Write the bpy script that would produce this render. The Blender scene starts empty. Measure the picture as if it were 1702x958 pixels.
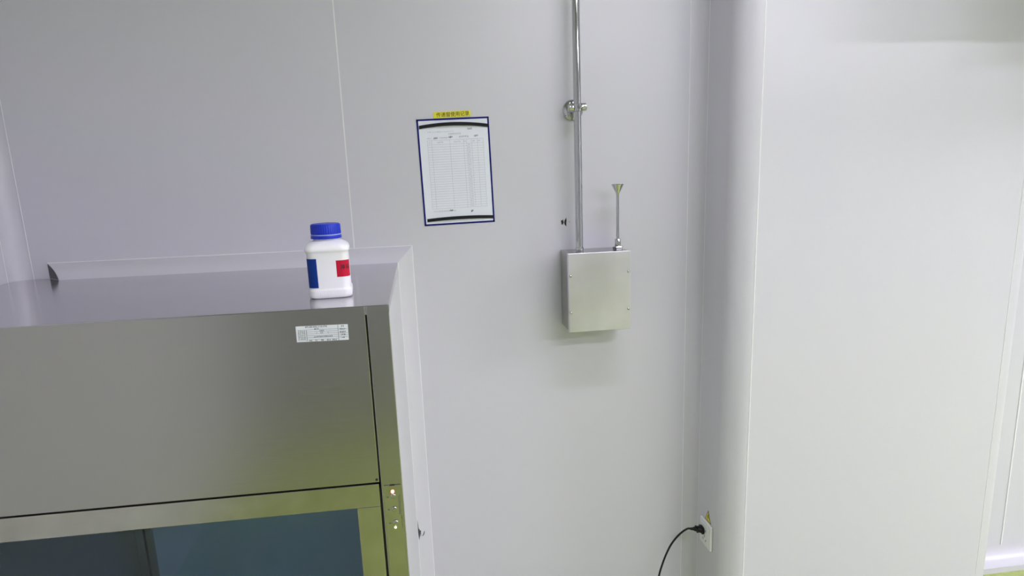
import bpy, bmesh, math, random
from mathutils import Vector, Matrix

random.seed(7)
C = bpy.context.scene.collection
PI = math.pi

# ------------------------------------------------------------------ materials
def _nodes(name):
    m = bpy.data.materials.new(name); m.use_nodes = True
    nt = m.node_tree
    return m, nt, nt.nodes['Principled BSDF']

def mat(name, col, rough=.5, metal=0.0, spec=.5, bump=0.0, scale=(1, 1, 1), nscale=40, var=0.0,
        rvar=0.0, coat=0.0, aniso=0.0):
    """Principled material with a noise that varies colour, roughness and relief."""
    m, nt, b = _nodes(name)
    b.inputs['Base Color'].default_value = (*col, 1)
    b.inputs['Roughness'].default_value = rough
    b.inputs['Metallic'].default_value = metal
    b.inputs['Specular IOR Level'].default_value = spec
    b.inputs['Coat Weight'].default_value = coat
    b.inputs['Anisotropic'].default_value = aniso
    tc = nt.nodes.new('ShaderNodeTexCoord')
    mp = nt.nodes.new('ShaderNodeMapping'); mp.inputs['Scale'].default_value = scale
    nz = nt.nodes.new('ShaderNodeTexNoise'); nz.inputs['Scale'].default_value = nscale
    nz.inputs['Detail'].default_value = 4
    nt.links.new(tc.outputs['Object'], mp.inputs['Vector'])
    nt.links.new(mp.outputs['Vector'], nz.inputs['Vector'])
    if var:
        r = nt.nodes.new('ShaderNodeValToRGB')
        r.color_ramp.elements[0].color = (*[c * (1 - var) for c in col], 1)
        r.color_ramp.elements[1].color = (*[min(1, c * (1 + var)) for c in col], 1)
        r.color_ramp.elements[0].position = .3; r.color_ramp.elements[1].position = .7
        nt.links.new(nz.outputs['Fac'], r.inputs['Fac'])
        nt.links.new(r.outputs['Color'], b.inputs['Base Color'])
    if rvar:
        mr = nt.nodes.new('ShaderNodeMapRange')
        mr.inputs['To Min'].default_value = max(0.02, rough - rvar); mr.inputs['To Max'].default_value = rough + rvar
        nt.links.new(nz.outputs['Fac'], mr.inputs['Value'])
        nt.links.new(mr.outputs['Result'], b.inputs['Roughness'])
    if bump:
        bp = nt.nodes.new('ShaderNodeBump'); bp.inputs['Strength'].default_value = bump
        bp.inputs['Distance'].default_value = .002
        nt.links.new(nz.outputs['Fac'], bp.inputs['Height'])
        nt.links.new(bp.outputs['Normal'], b.inputs['Normal'])
    return m

def emit(name, col, s, base=(.8, .8, .8)):
    m, nt, b = _nodes(name)
    b.inputs['Base Color'].default_value = (*base, 1)
    b.inputs['Emission Color'].default_value = (*col, 1)
    b.inputs['Emission Strength'].default_value = s
    b.inputs['Roughness'].default_value = .3
    return m

def thin_glass(name, tint, ior=1.36):
    m = bpy.data.materials.new(name); m.use_nodes = True
    nt = m.node_tree; nt.nodes.clear()
    out = nt.nodes.new('ShaderNodeOutputMaterial')
    tr = nt.nodes.new('ShaderNodeBsdfTransparent'); tr.inputs['Color'].default_value = (*tint, 1)
    gl = nt.nodes.new('ShaderNodeBsdfGlossy'); gl.inputs['Roughness'].default_value = .03
    fr = nt.nodes.new('ShaderNodeFresnel'); fr.inputs['IOR'].default_value = ior
    mx = nt.nodes.new('ShaderNodeMixShader')
    nt.links.new(fr.outputs['Fac'], mx.inputs['Fac'])
    nt.links.new(tr.outputs[0], mx.inputs[1]); nt.links.new(gl.outputs[0], mx.inputs[2])
    nt.links.new(mx.outputs[0], out.inputs['Surface'])
    return m

WALLC = (.625, .617, .665)
M = {}
M['wall'] = mat('painted_panel', WALLC, .30, spec=.5, bump=.02, nscale=6, rvar=.03)
M['rear_wall'] = mat('grey_panel', (.42, .42, .45), .35, nscale=6, rvar=.03)  # unseen walls, greyed to cut bounced light and darken steel reflections
M['trim'] = mat('white_aluminium_trim', (.615, .607, .65), .32, spec=.5, bump=.02, nscale=10)
M['sealant'] = mat('white_sealant', (.82, .82, .83), .4)
M['ceiling'] = mat('ceiling_panel', (.50, .50, .53), .5)
M['floor'] = mat('green_epoxy_floor', (.37, .44, .135), .24, spec=.4, bump=.03, nscale=60, var=.10)
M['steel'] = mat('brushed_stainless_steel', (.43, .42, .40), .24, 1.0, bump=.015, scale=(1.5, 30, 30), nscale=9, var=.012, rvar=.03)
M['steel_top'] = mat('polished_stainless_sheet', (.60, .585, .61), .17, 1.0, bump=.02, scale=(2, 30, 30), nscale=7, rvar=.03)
M['steel_door'] = mat('smudged_stainless_steel', (.47, .46, .42), .22, 1.0, bump=.06, scale=(1, 1, 1), nscale=14, var=.10, rvar=.08)
M['steel_box'] = mat('satin_stainless_steel', (.70, .68, .745), .40, 1.0, bump=.03, scale=(1, 1, 1), nscale=7, var=.07, rvar=.12)
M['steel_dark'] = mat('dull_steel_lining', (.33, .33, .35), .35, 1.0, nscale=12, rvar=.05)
M['chrome'] = mat('chromed_steel', (.54, .54, .55), .06, 1.0, nscale=30, rvar=.01)
M['rubber'] = mat('black_rubber_gasket', (.012, .012, .012), .6)
M['black'] = mat('black_plastic', (.010, .010, .011), .42, spec=.25)
M['strip'] = mat('black_magnetic_strip', (.012, .013, .014), .55, spec=.2)
M['ink'] = mat('black_ink', (.015, .015, .015), .6)
M['grey_ink'] = mat('grey_print', (.47, .48, .54), .7)
M['paper'] = mat('white_paper', (.80, .83, .90), .6, var=.01)
M['blue_border'] = mat('navy_blue_border', (.006, .007, .15), .5, spec=.15)
M['yellow'] = mat('yellow_label_tape', (.82, .76, .05), .5, spec=.2)
M['plastic_white'] = mat('white_bottle_plastic', (.89, .885, .91), .32, spec=.5)
M['cap_blue'] = mat('blue_cap_plastic', (.012, .035, .50), .36, spec=.3)
M['cap_gap'] = mat('pale_blue_gap_band', (.38, .45, .80), .4)
M['label_blue'] = mat('blue_paper_label', (.003, .035, .24), .5, spec=.2)
M['label_red'] = mat('red_paper_label', (.55, .008, .04), .5, spec=.2)
M['socket'] = mat('white_socket_plastic', (.80, .81, .79), .3)
M['sign_yellow'] = mat('warning_yellow', (.70, .62, .02), .4)
M['glass'] = thin_glass('door_glass', (.86, .93, .98))
M['blue_glass'] = mat('bluish_back_glass', (.50, .62, .82), .14, spec=.6)
M['led_red'] = emit('lit_red_lamp', (1, .16, .09), 3.5)
M['led_green'] = emit('lit_green_lamp', (.75, 1, .35), 2.5)
M['panel_light'] = emit('led_diffuser', (1.0, .970, 1.125), 24.0)
M['lamp_frame'] = mat('lamp_frame_white', (.8, .8, .8), .4)
M['cut_end'] = mat('hollow_shade_patch', (.15, .145, .16), .7)
M['scuff'] = mat('dark_scuff', (.06, .065, .07), .7)

# ------------------------------------------------------------------ mesh helpers
class MB:
    def __init__(s): s.b = bmesh.new(); s.bevelled = False
    def _new(s, vs, fs):
        v = [s.b.verts.new(p) for p in vs]
        out = []
        for f in fs:
            try: out.append(s.b.faces.new([v[i] for i in f]))
            except ValueError: pass
        return v, out
    def box(s, x0, x1, y0, y1, z0, z1, bev=0.0, seg=2):
        vs = [(x0, y0, z0), (x1, y0, z0), (x1, y1, z0), (x0, y1, z0), (x0, y0, z1), (x1, y0, z1), (x1, y1, z1), (x0, y1, z1)]
        fs = [(3, 2, 1, 0), (4, 5, 6, 7), (0, 1, 5, 4), (1, 2, 6, 5), (2, 3, 7, 6), (3, 0, 4, 7)]
        v, f = s._new(vs, fs)
        if bev:
            s.bevelled = True
            es = list({e for q in f for e in q.edges})
            bmesh.ops.bevel(s.b, geom=es, offset=bev, segments=seg, affect='EDGES', profile=.5)
        return s
    def prism(s, poly, axis, a, b):
        """extrude a closed 2-D polygon along axis 'x','y' or 'z' from a to b"""
        n = len(poly)
        def P(p, t):
            return {'x': (t, p[0], p[1]), 'y': (p[0], t, p[1]), 'z': (p[0], p[1], t)}[axis]
        vs = [P(p, a) for p in poly] + [P(p, b) for p in poly]
        fs = [tuple(range(n - 1, -1, -1)), tuple(range(n, 2 * n))]
        fs += [(i, (i + 1) % n, n + (i + 1) % n, n + i) for i in range(n)]
        s._new(vs, fs); return s
    def loft(s, rings, caps=True):
        n = len(rings[0]); vs = [p for r in rings for p in r]; fs = []
        for k in range(len(rings) - 1):
            for i in range(n):
                j = (i + 1) % n
                fs.append((k * n + i, k * n + j, (k + 1) * n + j, (k + 1) * n + i))
        if caps:
            fs.append(tuple(range(n - 1, -1, -1))); m = (len(rings) - 1) * n
            fs.append(tuple(range(m, m + n)))
        s._new(vs, fs); return s
    def sheet(s, rows):
        """open grid of points"""
        n = len(rows[0]); vs = [p for r in rows for p in r]; fs = []
        for k in range(len(rows) - 1):
            for i in range(n - 1):
                fs.append((k * n + i, k * n + i + 1, (k + 1) * n + i + 1, (k + 1) * n + i))
        s._new(vs, fs); return s
    def lathe(s, prof, o=(0, 0, 0), d=(0, 0, 1), n=32, caps=True):
        """profile of (radius, height) turned about direction d through o"""
        d = Vector(d).normalized(); q = Vector((0, 0, 1)).rotation_difference(d).to_matrix()
        o = Vector(o); rings = []
        for r, h in prof:
            rings.append([tuple(o + q @ Vector((r * math.cos(2 * PI * i / n), r * math.sin(2 * PI * i / n), h))) for i in range(n)])
        return s.loft(rings, caps)
    def tube(s, pts, r, n=12):
        pts = [Vector(p) for p in pts]; rings = []; ref = None
        for i, p in enumerate(pts):
            t = (pts[min(i + 1, len(pts) - 1)] - pts[max(i - 1, 0)]).normalized()
            if ref is None: ref = t.orthogonal().normalized()
            ref = (ref - t * ref.dot(t)).normalized(); w = t.cross(ref)
            rr = r[i] if isinstance(r, (list, tuple)) else r
            rings.append([tuple(p + rr * (math.cos(2 * PI * k / n) * ref + math.sin(2 * PI * k / n) * w)) for k in range(n)])
        return s.loft(rings)
    def quad(s, pts): s._new(pts, [(0, 1, 2, 3)]); return s
    def poly(s, pts): s._new(pts, [tuple(range(len(pts)))]); return s
    def xf(s, m):
        bmesh.ops.transform(s.b, matrix=m, verts=s.b.verts); return s
    def build(s, name, material, parent=None, origin=None, smooth=True, ang=35):
        bmesh.ops.recalc_face_normals(s.b, faces=s.b.faces)
        if parent is not None and origin is None: origin = ORIG[parent.name]
        if parent is not None: org = Vector(origin)
        else: org = Vector(origin or (0, 0, 0))
        bmesh.ops.translate(s.b, verts=s.b.verts, vec=-org)
        me = bpy.data.meshes.new(name); s.b.to_mesh(me); s.b.free()
        if smooth:
            for p in me.polygons: p.use_smooth = True
            me.set_sharp_from_angle(angle=math.radians(12 if s.bevelled else ang))
        me.materials.append(M[material])
        o = bpy.data.objects.new(name, me); C.objects.link(o)
        if parent is not None:
            o.parent = parent
            ORIG[o.name] = org
        else:
            o.location = org; ORIG[o.name] = org
        return o
ORIG = {}

def empty(name, loc, label, cat, group=None):
    o = bpy.data.objects.new(name, None); C.objects.link(o); o.location = loc
    o.empty_display_size = .05
    ORIG[o.name] = Vector(loc)
    return tag(o, label, cat, group)
def tag(o, label, cat, group=None):
    o['label'] = label; o['category'] = cat
    if group: o['group'] = group
    return o
def struct(o, label=None):
    o['kind'] = 'structure'
    if label: o['label'] = label
    return o

def text_polys(txt, size, align='CENTER', bold=.004):
    """mesh of a line of writing, lying in x/y, baseline at y = 0"""
    cu = bpy.data.curves.new('writing', 'FONT'); cu.body = txt; cu.size = size; cu.align_x = align
    cu.resolution_u = 3; cu.offset = size * bold
    ob = bpy.data.objects.new('writing', cu); C.objects.link(ob)
    bpy.context.view_layer.update()
    dg = bpy.context.evaluated_depsgraph_get()
    me = bpy.data.meshes.new_from_object(ob.evaluated_get(dg))
    bpy.data.objects.remove(ob); bpy.data.curves.remove(cu)
    return me
def add_text(mb, txt, size, m, align='CENTER', sx=1.0):
    me = text_polys(txt, size, align)
    me.transform(m @ Matrix.Diagonal((sx, 1, 1, 1)))
    mb.b.from_mesh(me); bpy.data.meshes.remove(me)

def arc(cx, cy, r, a0, a1, n=10):
    return [(cx + r * math.cos(a0 + (a1 - a0) * i / n), cy + r * math.sin(a0 + (a1 - a0) * i / n)) for i in range(n + 1)]

# ------------------------------------------------------------------ dimensions (metres)
CEIL = 2.75
XL = -1.115           # left wall face
XCH = .858            # chase: left face
YCH = -.247           # chase: front face
XCR = 1.806           # chase: right face
YFAR = .137           # wall to the right of the chase
XR = 5.2; YB = -7.0   # right wall, wall behind the camera
CV = .0435            # cove radius

# ------------------------------------------------------------------ room shell
struct(MB().box(XL - .06, XR + .06, YB - .06, .25, -.06, 0).build('floor', 'floor', smooth=False), 'green epoxy floor of the clean room')
struct(MB().box(XL - .06, XR + .06, YB - .06, .25, CEIL, CEIL + .06).build('ceiling', 'ceiling', smooth=False), 'white panel ceiling')
wall_back = struct(MB().box(XL - .06, XCH + .02, 0, .06, 0, CEIL).build('wall_back', 'wall', smooth=False), 'pale grey panel wall behind the pass box')
struct(MB().box(XL - .06, XL, YB - .06, 0, 0, CEIL).build('wall_left', 'wall', smooth=False))
struct(MB().box(XCR - .02, XR + .06, YFAR, YFAR + .06, 0, CEIL).build('wall_far', 'wall', smooth=False), 'pale wall set back at the right edge')
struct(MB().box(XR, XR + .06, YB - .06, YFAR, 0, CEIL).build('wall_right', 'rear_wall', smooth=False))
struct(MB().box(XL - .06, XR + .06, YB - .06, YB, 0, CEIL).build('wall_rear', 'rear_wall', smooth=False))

struct(MB().box(XL, .70, -3.78, -3.70, 0, CEIL).build('added_dimming_wall', 'rear_wall', smooth=False))  # unseen wall added to dim the reflection in the pass box front

# boxed-in chase that projects from the wall: flat panels, rounded corner profiles
RC = .065
struct(MB().box(XCH, XCR, YCH + RC, .2, 0, CEIL).box(XCH + RC, XCR - RC, YCH, YCH + RC + .01, 0, CEIL)
       .build('wall_projecting', 'wall', smooth=False), 'pale boxed-in chase that projects into the room')
def bead(a, b, parent, r=.0013):
    """thin half-buried bead of white sealant along an edge"""
    o = MB().tube([a, b], r, 10).build('sealant_bead', 'sealant', parent)
    return o
def corner_profile(cx, cy, a0, a1, r):
    p = arc(cx, cy, r + .0008, a0, a1, 14) + [(cx, cy)]
    return p
t = MB().prism(corner_profile(XCH + RC, YCH + RC, PI, 1.5 * PI, RC), 'z', 0, CEIL)
t = struct(t.build('trim_1', 'trim'), 'rounded corner profile on the left edge of the chase')
bead((XCH + RC, YCH, 0), (XCH + RC, YCH, CEIL), t, .0020)
t = MB().prism(corner_profile(XCR - RC, YCH + RC, 1.5 * PI, 2 * PI, RC), 'z', 0, CEIL)
t = struct(t.build('trim_2', 'trim'), 'rounded corner profile on the right edge of the chase')
bead((XCR - RC, YCH, 0), (XCR - RC, YCH, CEIL), t)

def cove(x, y, sx, r, name, label):
    """concave cove filling an inside corner at (x, y); sx = +1: room to the right of the corner"""
    cx, cy = x + sx * r, y - r
    if sx > 0: a = arc(cx, cy, r, .5 * PI, PI, 14)
    else: a = arc(cx, cy, r, .5 * PI, 0, 14)
    m = MB().prism(a + [(x, y)], 'z', 0, CEIL)
    t = struct(m.build(name, 'trim'), label)
    bead((cx, y, 0), (cx, y, CEIL), t, .0010); bead((x, cy, 0), (x, cy, CEIL), t, .0010)
    return t
cove(XL, 0, 1, CV, 'trim_3', 'concave corner cove between left wall and back wall')
cove(XCH, 0, -1, .041, 'trim_4', 'concave corner cove between back wall and chase')

# unseen box, added to shade the upper right of the chase
struct(MB().box(1.48, 2.60, -.80, -.58, 2.02, CEIL).build('added_shade_box', 'wall', smooth=False))

# sealed joint between two wall panels
struct(MB().box(-.2003, -.1969, -.0007, .002, 0, CEIL, .0003).build('trim_5', 'sealant'), 'thin white sealed joint between two wall panels')
# joint and cove skirting on the far wall
struct(MB().box(2.199, 2.2045, YFAR - .003, YFAR + .002, .083, CEIL, .001).build('trim_6', 'sealant', smooth=False), 'vertical joint strip on the far wall')
sk = arc(YFAR - .062, .083, .06, 0, -.5 * PI, 10)
struct(MB().prism([(YFAR, .083), (YFAR - .002, .085)] + [(a, b + 0) for a, b in sk] + [(YFAR - .062, 0), (YFAR, 0)], 'x', XCR, XR)
       .build('baseboard_far', 'trim'), 'white cove skirting along the far wall')

# scuffs and torn holes on the back wall left of the pipe
def blob(cx, cz, w, h, n, jag, y=-.0006):
    pts = []
    for i in range(n):
        a = 2 * PI * i / n; k = 1 + random.uniform(-jag, jag)
        pts.append((cx + w * k * math.cos(a), y, cz + h * k * math.sin(a)))
    return pts
hb = MB(); hb.poly(blob(.4225, 1.4440, .0054, .0095, 11, .45)); hb.poly(blob(.4325, 1.4450, .0036, .0120, 11, .35))
hb.poly(blob(.4440, 1.4452, .0010, .0014, 7, .2))
hb.build('torn_hole', 'ink', wall_back, smooth=False)

# ------------------------------------------------------------------ pass box (stainless cabinet through the wall)
TOP = 1.353; YF = -.7147; XRT = -.0746; XS = -.1192; ZD = .9787
XA = XL + .002
pb = empty('pass_box', (-.59, -.36, 0), 'large stainless steel pass box cabinet with glazed door set against the wall', 'pass box')
# carcass: top sheet with a folded front edge, right side sheet, plinth, left side
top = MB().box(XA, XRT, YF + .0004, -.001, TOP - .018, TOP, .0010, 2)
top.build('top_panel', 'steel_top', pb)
side = MB().box(XRT - .012, XRT, YF + .0165, -.001, .12, TOP - .0182)
side.build('side_panel', 'trim', pb)
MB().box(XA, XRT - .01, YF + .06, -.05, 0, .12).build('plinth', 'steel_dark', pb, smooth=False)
# front
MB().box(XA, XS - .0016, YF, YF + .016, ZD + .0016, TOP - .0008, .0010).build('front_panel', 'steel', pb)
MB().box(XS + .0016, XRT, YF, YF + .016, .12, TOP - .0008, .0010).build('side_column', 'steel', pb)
MB().box(XS - .014, XS + .010, YF + .006, YF + .03, .12, TOP - .02).box(XA, XS, YF + .006, YF + .03, ZD - .012, ZD + .012)\
    .build('gasket', 'rubber', pb, smooth=False)
# door: frame, pane
ZG = .9266; XG = -.1705; XDL = -1.06; ZB = .16; ZGB = .21; XDR = XS - .0030; ZDT = ZD - .0018
door = MB()
door.box(XDL, XDR, YF - .001, YF + .022, ZG, ZDT, .001)
door.box(XG, XDR, YF - .001, YF + .022, ZB, ZG, .001)
door.box(XDL, XDL + .05, YF - .001, YF + .022, ZB, ZG, .001)
door.box(XDL + .05, XG, YF - .001, YF + .022, ZB, ZGB, .001)
dr = door.build('door', 'steel_door', pb)
MB().box(XDL + .05, XG, YF + .006, YF + .011, ZGB, ZG).build('glass_pane', 'glass', dr, smooth=False)
MB().box(XA, XDL - .003, YF, YF + .016, .12, ZDT, .001).build('side_column', 'steel', pb)
MB().box(XDL, XS, YF, YF + .016, .12, ZB - .003, .001).build('bottom_panel', 'steel', pb)
# chamber lining (seen through the pane) and the rear door of the chamber
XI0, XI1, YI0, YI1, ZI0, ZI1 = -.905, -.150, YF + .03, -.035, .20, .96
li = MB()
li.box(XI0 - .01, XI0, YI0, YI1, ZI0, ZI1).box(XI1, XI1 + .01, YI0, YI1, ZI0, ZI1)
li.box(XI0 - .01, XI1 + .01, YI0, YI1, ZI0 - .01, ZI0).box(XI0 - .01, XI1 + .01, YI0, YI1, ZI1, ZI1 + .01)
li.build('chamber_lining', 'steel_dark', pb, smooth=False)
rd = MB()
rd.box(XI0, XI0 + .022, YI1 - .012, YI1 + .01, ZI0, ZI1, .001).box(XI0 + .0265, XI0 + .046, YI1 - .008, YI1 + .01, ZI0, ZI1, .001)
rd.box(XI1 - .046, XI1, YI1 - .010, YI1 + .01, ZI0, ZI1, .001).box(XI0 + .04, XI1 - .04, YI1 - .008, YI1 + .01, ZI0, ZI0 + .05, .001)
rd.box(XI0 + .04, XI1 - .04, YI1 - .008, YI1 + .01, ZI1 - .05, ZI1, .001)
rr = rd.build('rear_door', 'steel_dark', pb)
MB().box(XI0 + .04, XI1 - .04, YI1, YI1 + .006, ZI0 + .05, ZI1 - .05).build('glass_pane', 'blue_glass', rr, smooth=False)

# control plate on the right column
cp = MB().box(-.1128, -.0785, YF - .0016, YF + .002, .640, .9715, .0005)
cp.box(-.1128, -.0785, YF - .0022, YF, .9700, .9718, .0003)
cp = cp.build('control_plate', 'steel_door', pb)
cp['label'] = 'narrow switch plate on the right column'
MB().box(-.1005, -.0905, YF - .0026, YF - .001, .9706, .9722).build('slot', 'rubber', cp, smooth=False)
def round_on_front(x, z, prof, name, material):
    return MB().lathe(prof, (x, YF - .0014, z), (0, -1, 0), 24).build(name, material, cp)
bez = [(.0052, 0), (.0052, .001), (.0046, .0016), (.0040, .0016)]
l = round_on_front(-.0955, .9575, [(.0034, 0), (.0034, .0022), (.0026, .0036), (.0012, .0042)], 'indicator_light', 'led_red'); l['label'] = 'lit red indicator'
round_on_front(-.0945, .9475, [(.0058, 0), (.0058, .0015), (.0050, .0024), (.0034, .0032), (.0010, .0034)], 'push_button', 'steel_door')
round_on_front(-.0945, .9178, [(.0058, 0), (.0058, .0015), (.0050, .0024), (.0034, .0032), (.0010, .0034)], 'push_button', 'steel_door')
round_on_front(-.0938, .8865, [(.0058, 0), (.0058, .0015), (.0050, .0024), (.0034, .0032), (.0010, .0034)], 'push_button', 'steel_door')
l = round_on_front(-.0952, .8755, [(.0022, 0), (.0022, .0014), (.0016, .0022), (.0008, .0026)], 'indicator_light', 'led_green'); l['label'] = 'lit green indicator'
for x, z0, z1 in ((-.0842, .905, .945), (-.0812, .895, .950), (-.0802, .872, .900)):
    z = z0; en = MB()
    while z < z1:
        h = random.uniform(.002, .0045)
        en.box(x - .0005, x + .0005, YF - .0019, YF - .0014, z, z + h); z += h + .0012
    en.build('engraved_caption', 'scuff', cp, smooth=False)
for x, z in ((-.1065, .9455), (-.1060, .917), (-.1055, .886)):
    en = MB()
    for k in range(3):
        en.box(x - .0022 + .0017 * k, x - .0012 + .0017 * k, YF - .0019, YF - .0014, z - .0015, z + .0015)
    en.build('engraved_caption', 'scuff', cp, smooth=False)
# small screw heads along the seam
MB().lathe([(.0028, 0), (.0028, .0006), (.0016, .0014)], (XS - .0065, YF, ZD + .0080), (0, -1, 0), 16).build('screw', 'rubber', pb)

# printed nameplate
NW, NH = .0990, .0315
NPL = MB().box(-NW / 2, NW / 2, -.0005, 0, -NH / 2, NH / 2)
RN = Matrix.Translation((-.2052, YF - .0001, 1.3040)) @ Matrix.Rotation(math.radians(.9), 4, 'Y')
NPL.xf(RN)
name_plate = NPL.build('nameplate', 'paper', pb, smooth=False); name_plate['label'] = 'white printed nameplate sticker'
g = MB()
def mark(x0, x1, z0, z1, mb=g, y=-.0009): mb.quad([(x0, y, z0), (x1, y, z0), (x1, y, z1), (x0, y, z1)])
def glyphs(mb, x, z, n, w, h, y=-.0009, gap=.25, t=.16):
    """a run of small square printed characters, each a few strokes"""
    for i in range(n):
        cx = x + i * w
        cw = w * (1 - gap)
        for k in range(random.choice((2, 3))):
            zz = z + h * random.uniform(0, 1 - t)
            mark(cx, cx + cw * random.uniform(.7, 1), zz, zz + h * t, mb, y)
        for k in range(random.choice((1, 2))):
            xx = cx + cw * random.uniform(0, .8)
            mark(xx, xx + cw * .2, z, z + h, mb, y)
L0, R0, T0, B0 = -NW / 2, NW / 2, NH / 2, -NH / 2
rowh = NH / 8
for k in range(2, 8): mark(L0 + .003, R0 - .019, T0 - rowh * k - .0002, T0 - rowh * k + .0002)
for k in (2, 4, 5, 6): mark(R0 - .019, R0 - .001, T0 - rowh * (k + .3) - .0002, T0 - rowh * (k + .3) + .0002)
mark(R0 - .0194, R0 - .0188, B0, T0); mark(L0 + .0195, L0 + .0201, B0 + .002, T0 - 2 * rowh)
glyphs(g, L0 + .018, T0 - .0036, 14, .0030, .0028)
glyphs(g, L0 + .035, T0 - .0075, 3, .0028, .0028)
glyphs(g, L0 + .045, T0 - .0118, 3, .0030, .0032)
for k in range(5): glyphs(g, L0 + .0040, T0 - rowh * (3 + k) + .0007, 4, .0036, .0021, gap=.4, t=.2)
glyphs(g, L0 + .038, T0 - .0158, 1, .002, .0024); glyphs(g, L0 + .046, T0 - .0158, 2, .0026, .0026); glyphs(g, L0 + .060, T0 - .0158, 1, .002, .0024)
glyphs(g, L0 + .033, T0 - .0238, 12, .0030, .0031)
for k in range(5): glyphs(g, L0 + .024 + .011 * k, B0 + .0006, 2 if k < 3 else 3, .0028, .0031)
for k, n in enumerate((2, 4, 4, 3, 2)): glyphs(g, R0 - .0098 - n * .0015, T0 - .0046 - .0057 * k, n, .0030, .0031)
g.xf(RN); g.build('printed_table', 'ink', name_plate, smooth=False)

# ------------------------------------------------------------------ cove trim round the pass box
RT = .043
prof = []
for i in range(13):                     # slightly bulging slope from the cabinet edge (0, RT) to the wall (RT, 0)
    t = i / 12; bulge = .0068 * math.sin(PI * t) * (1.15 - .4 * t)
    prof.append((RT * t + bulge * .7071, RT * (1 - t) + bulge * .7071))
prof += [(0, 0)]
tm = MB()
XTL = -1.030
r1 = [(XTL + b, -b, TOP + a) for a, b in prof]
r2 = [(XRT + a, -b, TOP + a) for a, b in prof]
# the left end is an open mitre cut: a flat dark patch paints the shade of its hollow
tm.loft([r1, r2], caps=True)
trim_t = struct(tm.build('trim_7', 'trim', ang=25), 'white cove trim along the top of the pass box, mitred at both ends')
r3 = [(XRT + a, -b, 0.0) for a, b in prof]
tr = MB().loft([r2, r3], caps=True)
trim_r = struct(tr.build('trim_8', 'trim', ang=25), 'white cove trim down the right side of the pass box')
bead((XTL, -.0004, TOP + RT), (XRT + RT, -.0004, TOP + RT), trim_t); bead((XRT + RT, -.0004, TOP + RT), (XRT + RT, -.0004, 0), trim_r)
bead((XRT, -RT, TOP), (XRT, -RT, 0), trim_r, .0013)
endc = MB().poly([(XTL + b * .95 - .0006, -b * .95, TOP + .0008 + a * .93) for a, b in prof])
endc.build('cut_end', 'cut_end', bpy.data.objects['trim_7'], smooth=False)
# torn sealant star on the right trim
def on_trim(t):
    """point of the sloping face at parameter t in 0..1 from cabinet to wall"""
    if t < 0: return XRT + .0003, -RT + t * RT
    bulge = .0068 * math.sin(PI * t) * (1.15 - .4 * t)
    return XRT + RT * t + bulge * .7071, -(RT * (1 - t) + bulge * .7071)
sc = MB()
def stroke(pts, r):
    q = []
    for a, z in pts:
        x, y = on_trim(a); q.append((x, y, z))
    sc.tube(q, r, 6)
stroke([(.02, .534), (.03, .512), (.05, .490)], [.0006, .0018, .0026])
stroke([(.06, .502), (.07, .486), (.06, .466)], [.0030, .0034, .0005])
stroke([(.14, .496), (.15, .476)], [.0020, .0006])
stroke([(.24, .474), (.32, .479), (.38, .488)], [.0010, .0018, .0012])
sc.build('scuff_mark', 'scuff', trim_r)

# ------------------------------------------------------------------ bottle
BW = .0445
bot = empty('reagent_bottle', (-.2005, -.5620, TOP), 'white square plastic bottle with ribbed blue screw cap standing on the steel cabinet', 'bottle')
bot.rotation_euler = (0, 0, math.radians(4.5))
ORIG['bottle'] = Vector((0, 0, 0))
def rsq(w, r, h, n=10, off=0.0):
    """rounded square ring, half width w, corner radius r, at height h; starts in the middle of the back"""
    pts = []
    for q, (sx, sy) in enumerate(((1, 1), (-1, 1), (-1, -1), (1, -1))):
        a0 = q * PI / 2
        for i in range(n + 1):
            a = a0 + PI / 2 * i / n
            pts.append((sx * (w - r) + (r + off) * math.cos(a), sy * (w - r) + (r + off) * math.sin(a), h))
    return pts
body = MB()
W = BW
prof_b = [(.030, .020, .0015), (.036, .018, .0003), (W - .0035, .017, .0006), (W - .0008, .017, .0035), (W + .0002, .017, .008), (W + .0002, .017, .0165),
          (W - .0004, .0172, .0188), (W - .0018, .0175, .0205), (W - .0020, .0175, .022), (W - .0020, .0175, .0945), (W - .0016, .0175, .0962), (W + .0002, .0172, .0985),
          (W + .0008, .0172, .1005), (W + .0006, .0175, .104), (W - .0010, .0185, .1085), (W - .0050, .0205, .1130), (W - .0110, .0215, .1165), (.0290, .0240, .1190), (.0268, .0262, .1205), (.0262, .0260, .126)]
body.loft([rsq(w, min(r, w * .985), h) for w, r, h in prof_b])
# moulded row of tiny ribs near the base
bo = body.build('body', 'plastic_white', bot, origin=(0, 0, 0), ang=50)
rib = MB()
for i in range(15):
    x = -.026 + .0036 * i
    rib.box(x - .0007, x + .0007, -(W + .0008), -(W - .001), .0090, .0150, .0003, 1)
rib.build('moulded_ribs', 'plastic_white', bo, origin=(0, 0, 0))
cap = MB()
def ribbed(r, h, amp, n=120, m=40):
    return [((r + amp * (1 if (i * m * 2 // n) % 2 else 0)) * math.cos(2 * PI * i / n), (r + amp * (1 if (i * m * 2 // n) % 2 else 0)) * math.sin(2 * PI * i / n), h) for i in range(n)]
cap.loft([ribbed(.0302, .1318, .0), ribbed(.0306, .1322, .0), ribbed(.0303, .1335, .0008), ribbed(.0300, .1505, .0008), ribbed(.0298, .1520, .0), ribbed(.0285, .1533, .0), ribbed(.0255, .1537, .0), ribbed(.0245, .1531, .0), ribbed(.012, .1531, 0)])
ca = cap.build('cap', 'cap_blue', bot, origin=(0, 0, 0), ang=30)
MB().lathe([(.0300, .1296), (.0304, .1298), (.0304, .1318), (.0300, .1320)], n=64).build('gap_band', 'cap_gap', ca, origin=(0, 0, 0))
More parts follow.
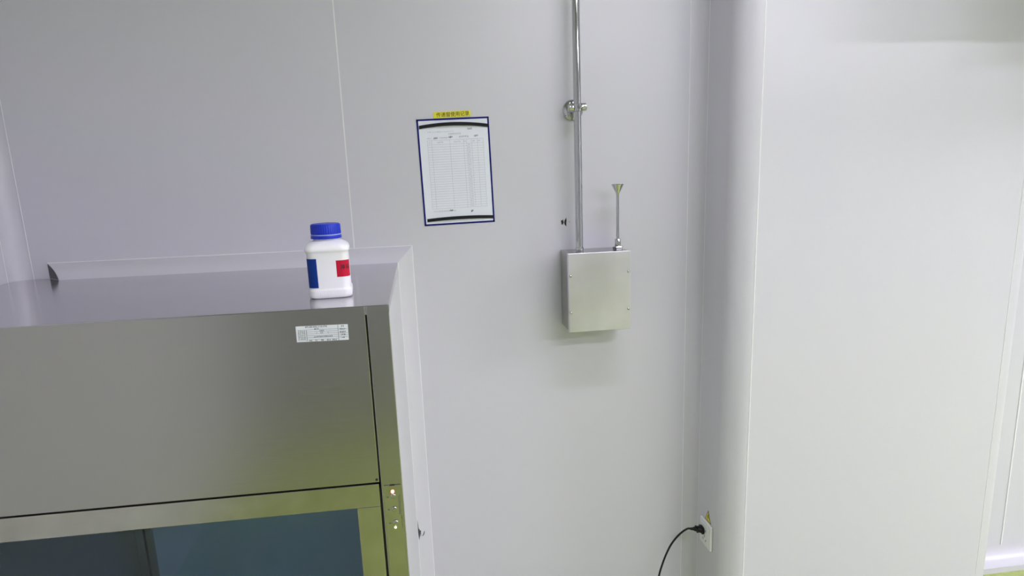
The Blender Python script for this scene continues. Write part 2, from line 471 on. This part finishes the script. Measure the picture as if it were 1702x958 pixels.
MB().lathe([(.0300, .1228), (.0316, .1230), (.0318, .1236), (.0316, .1284), (.0310, .1297), (.0300, .1298)], n=64).build('tamper_ring', 'cap_blue', ca, origin=(0, 0, 0))
# labels: strips that follow the rounded-square panel
def perim(u, off, w=W - .0020, r=.0175):
    """u = arc position in metres along the front and round the corners, 0 at the front centre, + to the right"""
    flat = w - r; cl = PI / 2 * r; s = abs(u); sg = 1 if u >= 0 else -1
    if s <= flat: return sg * s, -(w + off)
    if s <= flat + cl:
        a = (s - flat) / r
        return sg * (flat + (r + off) * math.sin(a)), -(flat + (r + off) * math.cos(a))
    d = s - flat - cl
    return sg * (w + off), -(flat - d)
def wrap_label(u0, u1, h0, h1, name, material, slope=0.0):
    n = 28; m = MB(); rows = []
    for off in (.0002,):
        for h in (h0, h1):
            rows.append([(*perim(u0 + (u1 - u0) * i / n, .0003), h + slope * (i / n)) for i in range(n + 1)])
    m.sheet(rows)
    return m.build(name, material, bot, origin=(0, 0, 0))
lb = wrap_label(-.074, -.0225, .0235, .0845, 'side_label', 'label_blue'); lb['label'] = 'dark blue label'
lr = wrap_label(.0165, .052, .0445, .0790, 'front_label', 'label_red'); lr['label'] = 'red label with handwritten number'
wr = MB()
def hand(pts, r=.0007):
    wr.tube([(*perim(u, .0006), h) for u, h in pts], r, 6)
hz = .0605
hand([(.0270, hz), (.0268, hz + .0095)])
hand([(.0312 + .0018 * math.cos(a), hz + .0050 + .0038 * math.sin(a)) for a in [2 * PI * i / 12 for i in range(13)]])
hand([(.0308, hz - .0002), (.0318, hz + .0100)], .0004)
hand([(.0372, hz), (.0370, hz + .0098)])
hand([(.0428, hz + .0098), (.0408, hz + .0050), (.0406, hz + .0018), (.0420, hz + .0002), (.0434, hz + .0022), (.0424, hz + .0042), (.0408, hz + .0030)])
wr.build('handwriting', 'ink', lr, origin=(0, 0, 0))

# ------------------------------------------------------------------ document holder and yellow label
SH = empty('document_holder', (.1110, -.0003, 1.6040), 'blue bordered document holder with a record table, held by black strips on the wall', 'document holder')
SH.rotation_euler = (0, math.radians(-1.0), 0)
SW, SHH = .2075, .3020
x0, x1, z0, z1 = -SW / 2, SW / 2, -SHH / 2, SHH / 2
O0 = (0, 0, 0)
MB().box(x0 + .002, x1 - .002, -.0008, -.0002, z0 + .002, z1 - .002).build('paper_sheet', 'paper', SH, origin=O0, smooth=False)
bd = MB(); bwid = .0048
bd.box(x0, x0 + bwid, -.0016, 0, z0, z1, .0003).box(x1 - bwid, x1, -.0016, 0, z0, z1, .0003)
bd.box(x0, x1, -.0016, 0, z0, z0 + bwid, .0003).box(x0, x1, -.0016, 0, z1 - bwid, z1, .0003)
bd.build('border', 'blue_border', SH, origin=O0)
def bowed_strip(xa, xb, za, zb, sag, h, lean=0.0):
    rings = []
    for i in range(17):
        t = i / 16; x = xa + (xb - xa) * t; z = za + (zb - za) * t + sag * (1 - (2 * t - 1) ** 2)
        y0 = -.0012; y1 = -.0026 - .004 * (1 - (2 * t - 1) ** 2)
        rings.append([(x, y0, z - h / 2), (x, y1, z - h / 2), (x, y1, z + h / 2), (x, y0, z + h / 2)])
    return MB().loft(rings)
s1 = bowed_strip(x0 + .006, x1 - .003, z1 - .0225, z1 - .0250, .0075, .0092); s1.build('magnetic_strip', 'strip', SH, origin=O0, smooth=False)
s2 = bowed_strip(x0 + .0085, x1 - .003, z0 + .0155, z0 + .0155, .0035, .0090); s2.build('magnetic_strip', 'strip', SH, origin=O0, smooth=False)
tb = MB()
def ln(xa, xb, za, zb): tb.quad([(xa, -.0010, za), (xb, -.0010, za), (xb, -.0010, zb), (xa, -.0010, zb)])
TX0, TX1 = x0 + .027, x1 - .020
TZ1, TZ0 = z1 - .060, z0 + .048
lw = .00028
nr = 26
ln(TX0, TX1, TZ1 - lw, TZ1 + lw)
for i in range(nr + 1):
    z = TZ1 - .012 - (TZ1 - .012 - TZ0) * i / nr; ln(TX0, TX1, z - lw, z + lw)
cols = [0, .075, .40, .645, .70, .79, .895, 1]
for c in cols:
    x = TX0 + (TX1 - TX0) * c; ln(x - lw, x + lw, TZ0, TZ1)
tb.build('printed_grid', 'grey_ink', SH, origin=O0, smooth=False)
tt = MB()
RX = Matrix.Rotation(PI / 2, 4, 'X')
def put(txt, x, z, size, align='CENTER', sx=1.0, mb=None, y=-.0011):
    add_text(mb or tt, txt, size, Matrix.Translation((x, y, z)) @ RX, align, sx)
put('传递窗使用记录', x0 + .106, z1 - .0455, .0052)
tt.build('printed_title', 'grey_ink', SH, origin=O0, smooth=False); tt = MB()
for xx, n in ((TX0 + .004, 2), (TX0 + .028, 5), (TX0 + .075, 6), (TX0 + .104, 2), (TX0 + .130, 2), (TX0 + .145, 2)):
    for i in range(n):
        glyphs(tt, xx + i * .0035, TZ1 - .0075, 1, .0034, .0034, -.0011)
glyphs(tt, TX0, z1 - .0560, 3, .0042, .0038, -.0011); glyphs(tt, TX0 + .036, z1 - .0555, 6, .0042, .0036, -.0011)
glyphs(tt, TX0 + .002, z1 - .0380, 18, .0042, .0028, -.0011, t=.10)
for i in range(nr):
    z = TZ1 - .012 - (TZ1 - .012 - TZ0) * i / nr - (TZ1 - .012 - TZ0) / nr * .75
    glyphs(tt, TX0 + (TX1 - TX0) * .715, z, 2, .0042, .0036, -.0011, t=.12)
tt.build('printed_text', 'grey_ink', SH, origin=O0, smooth=False); tt = MB()
glyphs(tt, TX0 + .002, TZ0 - .0095, 16, .0042, .0034, -.0011, t=.12)
tt.build('printed_text', 'grey_ink', SH, origin=O0, smooth=False)
def scrib(x, z, w, h, n):
    hw = MB()
    for k in range(n):
        a = x + w * k / n
        hw.tube([(a, -.0013, z + random.uniform(0, h * .3)), (a + w / n * .4, -.0013, z + h), (a + w / n * .7, -.0013, z + random.uniform(0, h * .5))], .0004, 5)
    hw.build('handwriting', 'ink', SH, origin=O0)
scrib(TX0 + .018, z1 - .0570, .012, .0062, 4); scrib(TX0 + .062, z1 - .0555, .011, .0062, 4)
scrib(TX0 + .092, z1 - .0555, .028, .0058, 5); scrib(TX0 + .135, z1 - .0540, .012, .0050, 4)
scrib(TX0 + .117, z1 - .0345, .014, .0060, 4); scrib(TX0 + .050, TZ0 - .0100, .010, .0060, 4); scrib(TX0 + .112, TZ0 - .0150, .007, .0070, 3)

yl = empty('title_label', (.1075, -.0022, 1.7650), 'small yellow label with black Chinese characters above the document holder', 'label')
yl.rotation_euler = (0, math.radians(-2.0), 0)
MB().box(-.0530, .0530, .0003, .0022, -.0080, .0085, .0003, 1).build('tape', 'yellow', yl, origin=O0)
wt = MB(); put('传递窗使用记录', 0.002, -.0047, .0136, 'CENTER', 1.0, wt, -.0001)
wt.build('lettering', 'ink', yl, origin=O0, smooth=False)

# ------------------------------------------------------------------ wall box with probe
bx0, bx1, bz0, bz1, by = .4119, .5989, 1.1286, 1.3627, -.121
jb = empty('wall_mounted_box', (.5054, -.06, bz0), 'square stainless steel box with four screws mounted on the wall below the pipe', 'box')
hs = MB()
hs.box(bx0 + .002, bx1 - .002, by + .004, -.001, bz0 + .002, bz1 - .001, .0012)
hs.build('housing', 'steel', jb)
cov = MB().box(bx0, bx1, by, by + .0034, bz0, bz1, .0016, 2)
cov.box(bx0, bx0 + .0014, by + .001, by + .014, bz0, bz1, .0003, 1).box(bx1 - .0014, bx1, by + .001, by + .014, bz0, bz1, .0003, 1)
cv = cov.build('cover', 'steel_box', jb)
for x, z in ((bx0 + .0068, bz0 + .168), (bx1 - .0068, bz0 + .173), (bx0 + .0068, bz0 + .060), (bx1 - .0068, bz0 + .062)):
    MB().lathe([(.0042, 0), (.0042, .0012), (.0034, .0026), (.0018, .0034), (.0002, .0036)], (x, by, z), (0, -1, 0), 20).build('screw', 'chrome', cv)

pr = empty('sampling_probe', (.5735, -.075, bz1), 'slim chrome funnel-topped probe standing on the steel wall box', 'probe')
px, pyy = .5735, -.075
MB().lathe([(.0150, -.0005), (.0155, .0006), (.0155, .0080), (.0148, .0090)], (px, pyy, bz1), (0, 0, 1), 6).build('hex_base', 'chrome', pr, smooth=False)
MB().lathe([(.0086, .008), (.0090, .0090), (.0090, .0300), (.0082, .0312), (.0048, .0316)], (px, pyy, bz1), n=24).build('collar', 'chrome', pr)
MB().lathe([(.0044, .030), (.0044, .1625)], (px, pyy, bz1), n=16).build('stem', 'chrome', pr)
MB().lathe([(.0044, .1595), (.0050, .1640), (.0176, .1875), (.0182, .1890), (.0180, .1904), (.0168, .1904), (.0160, .1890), (.0040, .1660)], (px, pyy, bz1), n=40).build('funnel', 'chrome', pr)

# ------------------------------------------------------------------ vertical pipe and its wall clamp
PX, PY, PRD = .4600, -.062, .0109
pipe = MB().lathe([(PRD, bz1 + .0002), (PRD, CEIL - .0005)], (PX, PY, 0), n=40)
pp = empty('vertical_pipe', (PX, PY, bz1), 'polished stainless pipe running up the wall from the steel box', 'pipe')
pipe.build('tube', 'chrome', pp)
MB().lathe([(PRD, .0003), (PRD + .0012, .0006), (PRD + .0012, .010), (PRD, .0106)], (PX, PY, bz1), n=32).build('ferrule', 'chrome', pp)
CZ = 1.7680
cl = empty('pipe_clamp', (PX, 0, CZ), 'chrome wall clamp with round flange gripping the vertical pipe', 'clamp')
MB().lathe([(.0300, .0002), (.0305, .0015), (.0300, .0050), (.0270, .0085), (.0190, .0110), (.0130, .0118)], (PX, 0, CZ), (0, -1, 0), 40).build('flange', 'chrome', cl)
MB().lathe([(.0095, .008), (.0095, .0500)], (PX - .0120, 0, CZ + .002), (0, -1, 0), 24).build('arm', 'chrome', cl)
for sx in (-1, 1):
    MB().lathe([(.0098, 0), (.0112, .0012), (.0112, .0135), (.0098, .0150), (.003, .0152)], (PX + sx * .0108, PY, CZ + .002 + sx * .001), (sx, 0, 0.05), 24).build('clamp_jaw', 'chrome', cl)
    MB().lathe([(.0036, 0), (.0036, .0014), (.0020, .0014), (.0018, .0004)], (PX + sx * .0190, PY - .0110, CZ + .003), (0, -1, 0), 16).build('set_screw', 'steel_dark', cl)
MB().lathe([(PRD + .0002, -.0110), (PRD + .0026, -.0100), (PRD + .0026, .0100), (PRD + .0002, .0110)], (PX, PY, CZ + .002), n=32).build('collar', 'chrome', cl)
MB().lathe([(.0064, 0), (.0064, .0040), (.0052, .0056), (.002, .0060)], (PX + .0035, PY - PRD - .0022, CZ + .003), (0.2, -1, 0), 6).build('bolt', 'chrome', cl, smooth=False)

# ------------------------------------------------------------------ socket, sticker, plug with cable
SY0, SY1, SZ0, SZ1 = -.1640, -.0780, .3830, .4690
so = empty('wall_socket', (XCH, -.121, SZ0), 'white square power socket on the left face of the chase', 'socket')
pl = MB().box(XCH - .0085, XCH - .0002, SY0, SY1, SZ0, SZ1, .0028, 3).build('plate', 'socket', so)
ins = MB().box(XCH - .0098, XCH - .006, SY0 + .017, SY1 - .017, SZ0 + .012, SZ1 - .012, .0012, 2).build('insert', 'socket', so)
sl = MB()
for dy, dz, rot in ((-.0105, .022, .5), (.0105, .022, -.5), (0, .034, 0), (-.008, .055, 0), (.008, .055, 0)):
    q = MB().box(-.0004, .0004, -.0012, .0012, -.0036, .0036)
    q.xf(Matrix.Translation((XCH - .0099, -.121 + dy, SZ0 + dz)) @ Matrix.Rotation(rot, 4, 'X'))
    me = bpy.data.meshes.new('t'); q.b.to_mesh(me); sl.b.from_mesh(me); q.b.free(); bpy.data.meshes.remove(me)
sl.build('slots', 'ink', ins, smooth=False)

st = empty('warning_sticker', (XCH - .0005, -.1245, .4700), 'yellow triangular warning sticker with black bolt above the socket', 'sticker')
def tri(c, s, x):
    h = s * .866
    return [(x, c[0] - s / 2, c[1]), (x, c[0] + s / 2, c[1]), (x, c[0], c[1] + h)]
def tri_solid(c, s, xa, xb):
    m = MB(); a = tri(c, s, xa); b = tri(c, s, xb); m.loft([a, b]); return m
tri_solid((-.1245, .4705), .0445, XCH - .0003, XCH - .0007).build('border', 'ink', st, smooth=False)
tri_solid((-.1245, .4728), .0365, XCH - .0006, XCH - .0010).build('face', 'sign_yellow', st, smooth=False)
def bolt_pts(x, c=(-.1245, .4750), s=.0205):
    sh = [(.10, 1.0), (-.22, .46), (.00, .46), (-.12, 0), (.26, .60), (.03, .60), (.28, 1.0)]
    return [(x, c[0] - a * s, c[1] + b * s) for a, b in sh]
MB().poly(bolt_pts(XCH - .0012)).build('bolt_symbol', 'ink', st, smooth=False)

PLY, PLZ = -.1050, .4320
cd = empty('power_cord', (.80, PLY, PLZ), 'black plug and cable plugged into the white wall socket', 'power cord')
d = Vector((-.0345, 0, .0060)).normalized()
plug = MB()
o0 = Vector((XCH - .0100, PLY, PLZ))
def sect(t, wy, wz, n=16, e=3.2):
    c = o0 + d * t; pts = []
    for i in range(n):
        a = 2 * PI * i / n; ca_, sa_ = math.cos(a), math.sin(a)
        pts.append((c.x, c.y + wy * math.copysign(abs(ca_) ** (2 / e), ca_), c.z + wz * math.copysign(abs(sa_) ** (2 / e), sa_)))
    return pts
plug.loft([sect(0, .017, .0125), sect(.006, .018, .0135), sect(.0075, .014, .0095), sect(.018, .012, .0082), sect(.019, .0135, .0100), sect(.0225, .0135, .0100), sect(.0235, .0085, .0062), sect(.031, .0070, .0056)])
plug.build('plug', 'black', cd, ang=40)
MB().lathe([(.0052, .030), (.0050, .034), (.0042, .036), (.0050, .0375), (.0040, .0395), (.0046, .041), (.0036, .043)], tuple(o0), tuple(d), 16).build('strain_relief', 'black', cd)
e0 = o0 + d * .041
ctrl = [tuple(e0), (.795, PLY, .4400), (.7706, PLY, .4247), (.745, PLY, .3955), (.7264, PLY, .3603), (.7105, PLY - .001, .318), (.7005, PLY - .002, .282), (.684, PLY - .004, .205), (.668, PLY - .008, .110), (.650, PLY - .02, .040), (.615, PLY - .05, .008), (.54, PLY - .09, .0034), (.42, PLY - .12, .0034), (.28, PLY - .12, .0034)]
def catmull(p, k=8):
    p = [Vector(q) for q in p]; out = []
    for i in range(len(p) - 1):
        a, b, c, e = p[max(i - 1, 0)], p[i], p[i + 1], p[min(i + 2, len(p) - 1)]
        for j in range(k):
            t = j / k
            out.append(.5 * ((2 * b) + (c - a) * t + (2 * a - 5 * b + 4 * c - e) * t * t + (3 * b - a - 3 * c + e) * t ** 3))
    out.append(p[-1]); return out
MB().tube(catmull(ctrl), .0033, 10).build('cable', 'black', cd)

# ------------------------------------------------------------------ ceiling lights
def panel(cx, cy, lx, ly, label):
    p = empty('ceiling_light', (cx, cy, CEIL), label, 'ceiling light', 'flush ceiling lights')
    f = MB()
    a, b = lx / 2, ly / 2; e = .02
    f.box(cx - a - e, cx - a, cy - b - e, cy + b + e, CEIL - .012, CEIL - .0005, .002).box(cx + a, cx + a + e, cy - b - e, cy + b + e, CEIL - .012, CEIL - .0005, .002)
    f.box(cx - a, cx + a, cy - b - e, cy - b, CEIL - .012, CEIL - .0005, .002).box(cx - a, cx + a, cy + b, cy + b + e, CEIL - .012, CEIL - .0005, .002)
    f.build('frame', 'lamp_frame', p)
    MB().box(cx - a, cx + a, cy - b, cy + b, CEIL - .009, CEIL - .001).build('diffuser', 'panel_light', p, smooth=False)
panel(.80, -1.03, 1.0, .09, 'slim white ceiling light strip nearest the pass box')
panel(4.2, -1.75, 1.2, .70, 'white ceiling light panel in front of the far wall')
panel(1.15, -2.95, 1.1, .30, 'white ceiling light panel behind the slim strip')
panel(2.9, -4.2, 1.2, .40, 'white ceiling light panel in the rear middle of the room')
panel(4.3, -4.2, 1.2, .40, 'white ceiling light panel in the rear right of the room')

# ------------------------------------------------------------------ world, camera, view
w = bpy.data.worlds.new('room_air'); bpy.context.scene.world = w; w.use_nodes = True
w.node_tree.nodes['Background'].inputs['Color'].default_value = (0, 0, 0, 1)
w.node_tree.nodes['Background'].inputs['Strength'].default_value = 0

cam = bpy.data.cameras.new('camera'); co = bpy.data.objects.new('camera', cam); C.objects.link(co)
F, YAW, PITCH, ROLL = 1153.726, .13528, -.22249, -.0353
fwd = Vector((math.sin(YAW) * math.cos(PITCH), math.cos(YAW) * math.cos(PITCH), math.sin(PITCH)))
rt = Vector((math.cos(YAW), -math.sin(YAW), 0)); up = rt.cross(fwd)
r2 = math.cos(ROLL) * rt + math.sin(ROLL) * up; u2 = -math.sin(ROLL) * rt + math.cos(ROLL) * up
m = Matrix((r2, u2, -fwd)).transposed().to_4x4(); m.translation = Vector((0, -2.08, 1.6002))
co.matrix_world = m
cam.sensor_fit = 'HORIZONTAL'; cam.sensor_width = 36; cam.lens = F / 1702 * 36
cam.shift_x = -14.011 / 1702; cam.shift_y = 66.434 / 1702
cam.clip_start = .01
S = bpy.context.scene
S.camera = co
S.view_settings.view_transform = 'Standard'
S.view_settings.look = 'None'
S.view_settings.gamma = 1
S.view_settings.use_curve_mapping = False
S.view_settings.exposure = 0.8
S.cycles.max_bounces = 10; S.cycles.diffuse_bounces = 6; S.cycles.glossy_bounces = 6
S.cycles.transparent_max_bounces = 12
S.cycles.use_denoising = True
S.cycles.sample_clamp_indirect = 6
